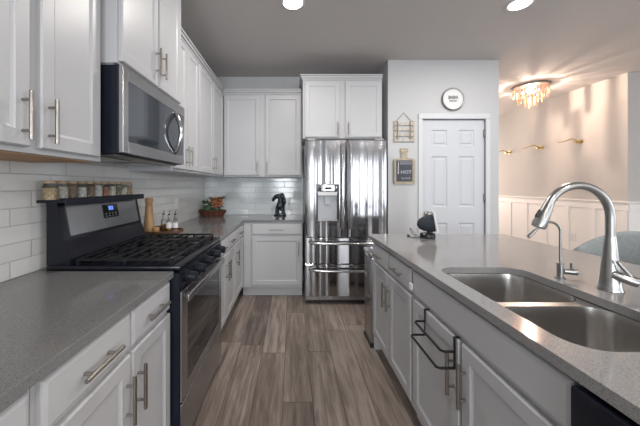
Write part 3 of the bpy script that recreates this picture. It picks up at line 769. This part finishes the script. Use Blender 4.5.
# towel rack over the sink cabinet door
tr = thing('towel_rack', 'black wire over-the-door towel rack with two bars on the sink cabinet', 'towel rack', (.63, 1.24, .72))
b = MB(); ya, yb = 1.115, 1.365; xf = .6375
for y in (ya, yb):
    b = MB(); b.box(xf-.001, xf+.001, y-.006, y+.006, .60, .7265); b.box(xf-.001, .6595, y-.006, y+.006, .7235, .7255)
    b.build('hanger_strap', M['rack'], tr)
for X_, Z_ in ((.588, .668), (.570, .603)):
    MB().tube([(xf-.002, ya, Z_), (X_+.01, ya, Z_), (X_, ya+.010, Z_), (X_, yb-.010, Z_), (X_+.01, yb, Z_), (xf-.002, yb, Z_)], .0052, 10).build('bar', M['rack'], tr, True)

# ------------------------------------------------------------------ small things on the worktops
# tray with mill, bottles
tx, ty = -1.030, 2.250
tray = MB().rings([[Vector((tx+(r)*math.cos(2*PI*k/32), ty+.025+(r*.78)*math.sin(2*PI*k/32), CT+.0008+z)) for k in range(32)] for r, z in ((.075, 0), (.075, .026), (.150, .030), (.155, .034), (.155, .052), (.148, .052), (.145, .040), (.002, .039))])
solo(tray, 'serving_tray', M['darkwood'], 'raised oval dark wood tray on the worktop past the range', 'tray', (tx, ty, CT), smooth=False)
TZ = CT+.0412
mx_, my_ = -1.115, 2.215
ml = thing('pepper_mill', 'tall light wood pepper mill on the tray', 'pepper mill', (mx_, my_, TZ))
ml_p = [(.039, 0), (.040, .006), (.038, .05), (.034, .10), (.030, .15), (.027, .19), (.0245, .212)]
MB().lathe((mx_, my_, TZ), ml_p, 24).build('body', M['lightwood'], ml, True)
MB().lathe((mx_, my_, TZ+.213), [(.0235, 0), (.026, .01), (.031, .040), (.031, .048), (.027, .052)], 24).build('head', M['lightwood'], ml, True)
sx_, sy_ = -1.063, 2.215
so = thing('salt_cellar', 'small round light wood pot beside the pepper mill', 'pot', (sx_, sy_, TZ))
MB().lathe((sx_, sy_, TZ), [(.024, 0), (.028, .006), (.028, .028), (.026, .030)], 20).build('bowl', M['lightwood'], so, True)
MB().lathe((sx_, sy_, TZ+.0305), [(.028, 0), (.027, .008), (.008, .010)], 20).build('lid', M['lightwood'], so, True)
o = thing('small_bowl', 'small black bowl on the tray behind the wooden pot', 'bowl', (-1.085, 2.300, TZ))
MB().lathe((-1.085, 2.300, TZ), [(.018, 0), (.024, .010), (.030, .034), (.028, .034), (.020, .012), (.002, .008)], 20).build('body', M['panelblk'], o, True)
def bottle(x, y, liquid, level, label, lab):
    o = thing('oil_bottle', label, 'bottle', (x, y, TZ), 'small cruets on the wooden tray')
    MB().lathe((x, y, TZ), [(.018, 0), (.021, .003), (.021, .070), (.019, .082), (.009, .100), (.0085, .125)], 18).build('glass_body', M['glass'], o, True)
    if liquid: MB().lathe((x, y, TZ+.003), [(.017, 0), (.0185, .002), (.0185, level), (.002, level+.001)], 18).build('liquid', liquid, o, True)
    if lab: MB().lathe((x, y, TZ+.022), [(.0214, 0), (.0214, .042)], 18, False, False).build('paper_label', M['label'], o, True)
    MB().lathe((x, y, TZ+.1255), [(.0095, 0), (.0095, .010), (.007, .012)], 14).build('stopper', M['panelblk'], o, True)
    MB().tube([(x, y, TZ+.137), (x+.004, y-.002, TZ+.156), (x+.012, y-.004, TZ+.166)], [.0045, .0035, .0025], 10).build('pourer', M['gold'], o, True)
bottle(-1.045, 2.310, M['oil'], .048, 'cruet with yellow oil, leftmost on the tray', False)
bottle(-.990, 2.285, M['oil'], .020, 'cruet with white label, middle one on the tray', True)
bottle(-.945, 2.300, None, 0, 'clear cruet with label at the right of the tray', True)

# outlets
def outlet(loc, n, label, group=None):
    o = thing('wall_outlet', label, 'outlet', loc, group)
    N_ = Vector(n); U_ = Vector((0, 0, 1)).cross(N_)
    O_ = Vector(loc)-U_*.036-Vector((0, 0, .058))
    b = MB(); b.panel(O_, U_, (0, 0, 1), N_, .072, .116, [(0, .0005), (0, .004), (.003, .006)]); b.build('cover_plate', M['plastic'], o)
    for dz in (-.028, .014):
        b = MB(); b.panel(Vector(loc)-U_*.014+Vector((0, 0, dz)), U_, (0, 0, 1), N_, .028, .026, [(0, .0062), (0, .008), (.002, .009)]); b.build('socket', M['label'], o)
    return o
outlet((XW+.008, 2.98, 1.13), (1, 0, 0), 'white outlet on the left tile wall past the tray', None)
outlet((.050, YB-.008, 1.185), (0, -1, 0), 'white outlet on the back tile wall beside the fridge')
outlet((XDR-.006, 4.52, .50), (-1, 0, 0), 'white outlet in the dining room wainscot panel')

# plug-in device beside the figurine
pl = thing('plug_adapter', 'white plug adapter on the tile wall beside the dark figurine', 'plug', (-.040, 3.90, 1.10))
MB().box(-.058, -.022, 3.893, 3.9415, 1.085, 1.135, .006, 2).build('housing', M['plastic'], pl, True)
MB().tube([(-.040, 3.91, 1.084), (-.042, 3.90, 1.04), (-.012, 3.905, .98), (.015, 3.91, .920)], .0025, 8).build('cord', M['plastic'], pl, True)

# basket with flowers
bx, by = -1.035, 3.70
bk_ = thing('wicker_basket', 'oval brown wicker basket in the far worktop corner', 'basket', (bx, by, CT))
n = 60; rg = []
for j in range(9):
    z = j*.0095; f = 1+.035*j
    rg.append([Vector((bx+((.135*f)+.006*(-1)**(k//2))*math.cos(2*PI*k/n), by+((.078*f)+.006*(-1)**(k//2))*math.sin(2*PI*k/n), CT+.001+z)) for k in range(n)])
for f, z in ((1.20, .078), (1.12, .03), (.2, .028)):
    rg.append([Vector((bx+.135*f*math.cos(2*PI*k/n), by+.078*f*math.sin(2*PI*k/n), CT+.001+z)) for k in range(n)])
MB().rings(rg).build('body', M['wicker'], bk_)
rim = [(bx+.166*math.cos(2*PI*k/40), by+.103*math.sin(2*PI*k/40), CT+.080) for k in range(41)]
MB().tube(rim, .0085, 8, False).build('rim', M['wicker'], bk_, True)
fl = thing('flower_arrangement', 'artificial orange flowers and green leaves in the wicker basket', 'flowers', (bx+.02, by, CT+.035))
def leafs(mb, c, n, spread, size, zr, seed):
    rnd = random.Random(seed)
    for _ in range(n):
        a = rnd.uniform(0, 2*PI); rr = spread*math.sqrt(rnd.random()); p = Vector((c[0]+rr*math.cos(a), c[1]+rr*.6*math.sin(a), c[2]+rnd.uniform(*zr)))
        dr_ = Vector((math.cos(a), math.sin(a), rnd.uniform(-.3, .9))).normalized(); sd = dr_.cross(Vector((rnd.random(), rnd.random(), 1))).normalized()
        L_ = size*rnd.uniform(.7, 1.2); W_ = L_*.28; up = dr_.cross(sd)
        pts_ = [p, p+dr_*L_*.35+sd*W_, p+dr_*L_, p+dr_*L_*.35-sd*W_]; mid = p+dr_*L_*.45+up*L_*.12
        vs_ = [mb.bm.verts.new(q) for q in pts_]; vm = mb.bm.verts.new(mid)
        for i in range(4): mb.bm.faces.new((vs_[i], vs_[(i+1) % 4], vm))
m1 = MB(); leafs(m1, (bx-.045, by, CT+.13), 70, .055, .06, (-.05, .085), 3); leafs(m1, (bx+.06, by, CT+.13), 45, .08, .055, (-.05, .13), 4); m1.build('foliage', M['leaf'], fl)
m2 = MB(); leafs(m2, (bx-.075, by-.02, CT+.09), 40, .04, .04, (-.02, .04), 5); leafs(m2, (bx+.04, by-.03, CT+.07), 26, .06, .03, (-.01, .02), 9); m2.build('pale_foliage', M['leaf2'], fl)
m3 = MB()
for i in range(9): m3.tube([(bx+.02, by, CT+.035), (bx+.02+.05*math.cos(i), by+.03*math.sin(i), CT+.12)], .0018, 6)
m3.build('stems', M['leaf'], fl)
rnd = random.Random(11)
for i, (dx, dy, dz, s) in enumerate(((.02, -.03, .150, .030), (.065, -.035, .135, .034), (.035, -.04, .120, .026), (.085, -.01, .155, .028), (.055, 0, .175, .028), (.10, -.02, .12, .024), (.01, .0, .17, .024), (.075, -.045, .105, .026), (.045, -.05, .095, .024), (.10, -.03, .155, .024))):
    b = MB(); dx, dz, s = dx*1.15, dz*1.32, s*1.9; c_ = Vector((bx+dx, by+dy, CT+dz))
    for ring, (cnt, tilt, sc) in enumerate(((8, .25, 1), (6, .8, .75), (4, 1.2, .5))):
        for k in range(cnt):
            a = 2*PI*k/cnt+ring*.4+i; ax = Vector((math.cos(a), math.sin(a)*.9-.3, math.sin(tilt))).normalized(); sd = ax.cross(Vector((0, -.6, 1))).normalized()
            L_ = s*sc; v = [b.bm.verts.new(q) for q in (c_, c_+ax*L_*.6+sd*L_*.4, c_+ax*L_+Vector((0, -.2, .3))*L_*.2, c_+ax*L_*.6-sd*L_*.4)]
            b.bm.faces.new(v)
    b.ball(c_+Vector((0, -.004, .004)), s*.22, sub=1)
    b.build('blossom', M['petal'], fl)

# horse figurine (dark, rearing head and neck on a base)
hx, hyy = -.175, 3.80
hs = thing('horse_figurine', 'dark bronze horse-shaped figurine on the back worktop', 'figurine', (hx, hyy, CT))
def skin(pts, edges, rad, name, m, parent, sub=2):
    me = bpy.data.meshes.new(name); off = ORG[parent.name]
    me.from_pydata([Vector(p)-off for p in pts], edges, []); o = bpy.data.objects.new(name, me); COL.objects.link(o); o.parent = parent
    md = o.modifiers.new('s', 'SKIN'); md.use_smooth_shade = True
    for i, r in enumerate(rad): me.skin_vertices[0].data[i].radius = (r, r)
    me.skin_vertices[0].data[0].use_root = True
    sb = o.modifiers.new('d', 'SUBSURF'); sb.levels = sub; sb.render_levels = sub
    bpy.context.view_layer.update()
    dg = bpy.context.evaluated_depsgraph_get(); nm = bpy.data.meshes.new_from_object(o.evaluated_get(dg))
    o.modifiers.clear(); o.data = nm; nm.materials.clear(); nm.materials.append(m)
    for p in nm.polygons: p.use_smooth = True
    ORG[o.name] = Vector(off); return o
Z = CT
P = [(hx+.01, hyy, Z+.115), (hx+.030, hyy, Z+.16), (hx+.015, hyy, Z+.215), (hx-.025, hyy, Z+.235), (hx-.062, hyy, Z+.19), (hx-.070, hyy, Z+.165),
     (hx+.045, hyy, Z+.09), (hx-.020, hyy-.025, Z+.10), (hx-.028, hyy-.030, Z+.055), (hx-.026, hyy-.03, Z+.020),
     (hx-.012, hyy+.028, Z+.10), (hx-.014, hyy+.03, Z+.055), (hx-.014, hyy+.03, Z+.020), (hx+.050, hyy-.025, Z+.055), (hx+.052, hyy-.028, Z+.020), (hx+.050, hyy+.025, Z+.055), (hx+.052, hyy+.028, Z+.020)]
Ed = [(0, 1), (1, 2), (2, 3), (3, 4), (4, 5), (0, 6), (0, 7), (7, 8), (8, 9), (0, 10), (10, 11), (11, 12), (6, 13), (13, 14), (6, 15), (15, 16)]
skin(P, Ed, [.046, .044, .038, .031, .019, .015, .042, .018, .013, .016, .018, .013, .016, .015, .016, .015, .016], 'body', M['dark'], hs)
b = MB()
for i in range(9):
    t_ = i/8; c_ = (hx+.060-.035*abs(t_-.4)*1.2, hyy, Z+.115+.125*t_)
    b.tube([(c_[0]-.02, hyy-.008, c_[2]+.01), (c_[0]+.008, hyy-.012+.006*(i % 3), c_[2]+.012), (c_[0]+.020, hyy, c_[2]-.012)], [.014, .010, .003], 8)
b.build('mane', M['dark'], hs, True)
for s in (-1, 1): MB().tube([(hx-.006, hyy+s*.013, Z+.238), (hx-.002, hyy+s*.016, Z+.262)], [.009, .002], 8).build('ear', M['dark'], hs, True)
MB().lathe((hx+.012, hyy, Z+.001), [(.058, 0), (.060, .004), (.058, .014), (.050, .016)], 28, sx=1.15, sy=.8).build('base', M['dark'], hs, True)

hs.scale = (1.22, 1.0, 1.14)

# smart display on the island
ex, ey = 1.045, 2.20
sd_rot = -.36; sd_ = thing('smart_display', 'dark fabric smart display on the island, seen from its side', 'smart display', (ex, ey, CT))
MB().lathe((ex+.005, ey, CT+.0008), [(.048, 0), (.053, .004), (.053, .030), (.046, .038)], 28, sx=1.05, sy=.9).build('base', M['panelblk'], sd_, True)
tilt = Matrix.Rotation(math.radians(-9), 4, 'Y')
b = MB(); cc = Vector((ex+.052, ey, CT+.118)); rg = []
for i in range(13):
    s = i/12; xx = -.125+.118*s; r = math.sqrt(max(0, 1-(1-s)**2.2)); r = max(r, .06)
    rg.append([cc+tilt@Vector((xx, r*.078*math.cos(2*PI*k/24), r*.066*math.sin(2*PI*k/24))) for k in range(24)])
b.rings(rg); b.build('fabric_back', M['fabricd'], sd_, True)
b = MB(); t_ = bmesh.new(); bmesh.ops.create_cube(t_, size=1)
for v in t_.verts: v.co = Vector((v.co.x*.014, v.co.y*.200, v.co.z*.150))
bmesh.ops.bevel(t_, geom=t_.edges[:], offset=.004, segments=2, affect='EDGES')
bmesh.ops.transform(t_, matrix=Matrix.Translation(cc+Vector((.001, 0, .012)))@tilt, verts=t_.verts[:]); b.join(t_); scn = b.build('screen_frame', M['plastic'], sd_, True)
b = MB(); b.ball((ex+.02, ey, CT+.045), .022, .03, .02); b.build('neck', M['panelblk'], sd_, True)
b = MB(); pts = []
for i in range(24):
    s = i/23; pts.append((ex-.045-.06*math.sin(s*PI)-.03*s, ey-.02+.05*s, CT+.0045+.075*math.sin(s*PI)**2*(1-s*.3)))
b.tube(pts, .0022, 8); b.tube([(ex-.04, ey-.03, CT+.004), (ex-.09, ey-.05, CT+.004), (ex-.11, ey-.03, CT+.004), (ex-.128, ey, CT+.004)], .0022, 8)
b.build('power_cord', M['panelblk'], sd_, True)
MB().box(ex-.142, ex-.122, ey-.008, ey+.010, CT+.0005, CT+.016, .003).build('cord_plug', M['panelblk'], sd_)

sd_.rotation_euler.z = sd_rot
# ------------------------------------------------------------------ wall decor on the pantry wall
yw = YP
kk = 83.0
def wp(px, py): return (px-292)/kk, 1.32-(py-185.5)/kk
cx, cz = wp(452.3, 99.6)
rs = thing('round_sign', 'round white sign with dark rim above the pantry door', 'sign', (cx, yw, cz))
def disc(r0, prof, y): 
    mb = MB(); mb.rings([[Vector((cx+r*math.cos(2*PI*k/48), yw-d_, cz+r*math.sin(2*PI*k/48))) for k in range(48)] for r, d_ in prof]); return mb
disc(0, [(.133, .001), (.137, .006), (.137, .022), (.131, .026), (.123, .024), (.121, .012)], 0).build('rim', M['hinge'], rs, True)
disc(0, [(.1205, .0125), (.1205, .015)], 0).build('face', M['plastic'], rs)
b = MB()
def script(mb, x0, x1, z, h, n, y, r):
    P = []
    for i in range(n*10+1):
        t_ = i/(n*10); P.append((x0+(x1-x0)*t_+h*.35*math.sin(t_*n*2*PI), y, z+h*.5*math.cos(t_*n*2*PI)*(1 if int(t_*n) % 3 else 1.5)))
    mb.tube(P, r, 6)
script(b, cx-.058, cx+.058, cz+.020, .030, 6, yw-.017, .0024); script(b, cx-.045, cx+.045, cz-.022, .012, 9, yw-.017, .0014)
b.build('lettering', M['ink'], rs)

# hanging slatted rack sign
x0, z1 = wp(393, 121); x1, z0 = wp(414, 142.3)
t = thing('hanging_rack', 'small whitewashed wooden slat rack hung by a string', 'wall decor', ((x0+x1)/2, yw, z0))
for i in range(4):
    za = z0+(z1-z0)*(i*.255); MB().box(x0+.012, x1-.012, yw-.018, yw-.010, za+.006, za+.044, .002).build('slat', M['whitewash'], t)
for a in (x0, x1-.026): MB().box(a, a+.026, yw-.0095, yw-.001, z0, z1, .002).build('upright', M['board'], t)
for a in (x0+.045, x1-.055): MB().tube([(a, yw-.022, z1-.01), (a, yw-.026, z1-.08), (a, yw-.022, z0+.03)], .006, 8).build('rope_strap', M['rope'], t, True)
xm = (x0+x1)/2
MB().tube([(x0+.03, yw-.012, z1-.012), (xm, yw-.007, z1+.095), (x1-.03, yw-.012, z1-.012)], .003, 8).build('string', M['rope'], t, True)
MB().tube([(xm, yw, z1+.097), (xm, yw-.014, z1+.097)], .004, 8).build('nail', M['hinge'], t, True)

# cutting board chalk sign
x0, z1 = wp(393, 158.7); x1, z0 = wp(414.5, 184)
t = thing('chalkboard_sign', 'cutting-board shaped chalkboard sign with white lettering', 'sign', ((x0+x1)/2, yw, z0))
xm = (x0+x1)/2; hw = .050; zt = z1+.125
b = MB()
out = [(x0, z0+.02), (x0+.02, z0), (x1-.02, z0), (x1, z0+.02), (x1, z1-.02), (x1-.025, z1), (xm+hw*.75, z1+.005), (xm+hw*.7, z1+.06), (xm+hw, z1+.10), (xm+hw*.8, zt), (xm-hw*.8, zt), (xm-hw, z1+.10), (xm-hw*.7, z1+.06), (xm-hw*.75, z1+.005), (x0+.025, z1), (x0, z1-.02)]
b.rings([[Vector((x, y, z)) for x, z in out] for y in (yw-.018, yw-.001)]); b.build('board', M['board'], t)
MB().box(x0+.034, x1-.034, yw-.022, yw-.0182, z0+.030, z1-.022, .001).build('chalkboard', M['chalk'], t)
nb = 26
for xx in (x0+.012, x1-.012):
    b = MB()
    for i in range(nb): b.ball((xx, yw-.021, z0+.012+(z1-z0-.024)*i/(nb-1)), .0065, sub=1)
    b.build('beaded_border', M['whitewash'], t)
b = MB()
b.tube([(x0+.052, yw-.024, z0+.12), (x0+.056, yw-.024, z1-.035)], [.008, .005], 8)
for i in range(2): script(b, x0+.075, x1-.045, z1-.045-.022*i, .012, 6, yw-.024, .0018)
script(b, x0+.09, x1-.06, z0+.065, .016, 4, yw-.024, .0022)
b.build('chalk_drawing', M['chalkw'], t)
cu = bpy.data.curves.new('lettering', 'FONT'); cu.body = 'HOT'; cu.size = .058; cu.align_x = 'CENTER'; cu.align_y = 'CENTER'; cu.extrude = .0008; cu.space_character = 1.1
to = bpy.data.objects.new('tmp', cu); COL.objects.link(to); bpy.context.view_layer.update()
me = bpy.data.meshes.new_from_object(to.evaluated_get(bpy.context.evaluated_depsgraph_get())); bpy.data.objects.remove(to)
me.materials.clear(); me.materials.append(M['chalkw'])
lo = bpy.data.objects.new('lettering', me); COL.objects.link(lo); lo.parent = t; lo.rotation_euler = (PI/2, 0, 0)
lo.location = Vector((xm+.018, yw-.0235, (z0+z1)/2-.012))-ORG[t.name]

# ------------------------------------------------------------------ ceiling lights in view
for i, (x, y) in enumerate(LAMPS[:2]):
    t = thing('recessed_light', ['round recessed ceiling light above the kitchen aisle', 'round recessed ceiling light above the island, right of the other'][i], 'ceiling light', (x, y, CEIL), 'recessed ceiling lights')
    MB().rings([[Vector((x+r*math.cos(2*PI*k/40), y+r*math.sin(2*PI*k/40), CEIL-z)) for k in range(40)] for r, z in ((.100, .0005), (.098, .006), (.080, .012), (.078, .004))]).build('trim_ring', M['plastic'], t, True)
    MB().rings([[Vector((x+r*math.cos(2*PI*k/40), y+r*math.sin(2*PI*k/40), CEIL-z)) for k in range(40)] for r, z in ((.077, .0125), (.077, .0145))]).build('diffuser', M['lamp'], t, True)

# ------------------------------------------------------------------ chandelier
qx, qy = 3.61, 4.30
ch = thing('flush_chandelier', 'round ceiling light hung with warm glass prisms in the dining area', 'chandelier', (qx, qy, CEIL))
MB().lathe((qx, qy, CEIL-.030), [(.225, 0), (.232, .002), (.232, .024), (.150, .029)], 48).build('ceiling_plate', M['hinge'], ch, True)
prism0 = {}
def prisms(n, rad, z0, L, ph):
    for k in range(n):
        a = 2*PI*k/n+ph; c_ = Vector((qx+rad*math.cos(a), qy+rad*math.sin(a), 0)); u = Vector((-math.sin(a), math.cos(a), 0)); v = Vector((math.cos(a), math.sin(a), 0))
        ln = L*(.9+.2*((k*5) % 3)/2)
        b = MB(); w_ = .0135
        tri = lambda s, z: [c_+u*w_*s-v*.006*s+Vector((0, 0, z)), c_-u*w_*s-v*.006*s+Vector((0, 0, z)), c_+v*.014*s+Vector((0, 0, z))]
        b.rings([tri(.8, z0), tri(1, z0-.01), tri(1, z0-ln+.02), tri(.3, z0-ln)])
        b.build('glass_prism', M['crystal'], ch)
prisms(17, .205, CEIL-.050, .130, 0); prisms(11, .140, CEIL-.12, .135, .2); prisms(6, .070, CEIL-.17, .150, .1)
for k in range(4):
    a = PI/2*k+.5; p = (qx+.09*math.cos(a), qy+.09*math.sin(a), CEIL-.085)
    st = MB().lathe((p[0], p[1], CEIL-.062), [(.014, 0), (.014, .031)], 12).build('lamp_socket', M['gold'], ch, True)
    MB().ball(p, .018, .018, .024).build('bulb', M['bulb'], st, True)
l = bpy.data.lights.new('bulb_light', 'POINT'); l.energy = 40; l.color = (1, .76, .60); l.shadow_soft_size = .012
lo = bpy.data.objects.new('bulb_light', l); COL.objects.link(lo); lo.parent = ch; lo.location = Vector((qx, qy, CEIL-.085))-ORG[ch.name]
l = bpy.data.lights.new('prism_glow', 'POINT'); l.energy = 10; l.color = (1, .76, .60); l.shadow_soft_size = .11  # added soft fill hung below the prisms, where no bulb is
lo = bpy.data.objects.new('prism_glow', l); COL.objects.link(lo); lo.parent = ch; lo.location = Vector((qx, qy, CEIL-.44))-ORG[ch.name]

# ------------------------------------------------------------------ brass wall arms
lab = ['brass wall hook nearest the room corner, rightmost of three', 'brass wall hook in the middle of three', 'brass wall hook farthest away, beside the pantry wall edge']
p0 = None
for i, yy in enumerate((4.40, 5.09, 5.84)):
    if i == 0:
        p0 = thing('brass_hook', lab[0], 'wall hook', (XDR, yy, 2.0), 'brass wall hooks')
        b = MB(); b.tube([(XDR-.001, yy, 2.0), (XDR-.014, yy, 2.0)], .034, 20); b.tube([(XDR-.014, yy, 2.0), (XDR-.10, yy, 1.99)], .018, 12); b.build('wall_mount', M['gold'], p0, True)
        b = MB(); P = [(XDR-.06, yy, 2.005), (XDR-.10, yy, 2.03), (XDR-.16, yy, 2.045), (XDR-.21, yy, 2.020), (XDR-.27, yy, 2.000), (XDR-.36, yy, 1.985)]
        b.tube(P, [.009, .009, .008, .007, .006, .004], 12); b.ball(P[-1], .007); b.build('arm', M['gold'], p0, True)
    else:
        c = copy_tree(p0); c.location = (XDR, yy, 2.0); c['label'] = lab[i]

# ------------------------------------------------------------------ upholstered stool behind the island
sx, sy = 2.14, 1.81
st = thing('counter_stool', 'grey upholstered counter stool with rounded back behind the island', 'stool', (sx, sy, 0))
b = MB(); n = 24; rows = []
for j in range(9):
    z = .60+.40*j/8
    rows.append(z)
outer, inner = [], []
def bk(a, z, off):
    R1 = .27+off; return Vector((sx-.06+R1*math.cos(a), sy+R1*1.08*math.sin(a), z))
N1 = 28; rg = []
for i in range(N1+1):
    s = -1+2*i/N1; a = s*math.radians(84)
    top = 1.012-.16*max(0, abs(s)-.25)**1.7*1.6; bot = .58
    prof = []
    for (o_, f_) in ((.0, 0), (.028, .02), (.032, .5), (.030, .93), (.018, .985), (0, 1), (-.018, .985), (-.030, .93), (-.032, .5), (-.028, .02)):
        prof.append(bk(a, bot+(top-bot)*f_, o_))
    rg.append(prof)
b.rings(rg); b.build('backrest', M['fabric'], st, True, angle=1.3)
b = MB(); b.lathe((sx-.06, sy, .575), [(.20, 0), (.225, .01), (.232, .05), (.225, .085), (.19, .10)], 32, sx=1, sy=1.06); b.build('seat', M['fabric'], st, True, angle=1.3)
for dx in (-1, 1):
    for dy in (-1, 1):
        MB().tube([(sx-.06+dx*.13, sy+dy*.14, .574), (sx-.06+dx*.20, sy+dy*.20, .001)], [.018, .012], 10).build('leg', M['darkwood'], st, True)
fr_ = MB()
for k in range(4):
    c_ = [(-1, -1), (1, -1), (1, 1), (-1, 1)]; a, b2 = c_[k], c_[(k+1) % 4]
    fr_.tube([(sx-.06+a[0]*.176, sy+a[1]*.18, .20), (sx-.06+b2[0]*.176, sy+b2[1]*.18, .20)], .008, 8)
fr_.build('footrest', M['gold'], st, True)
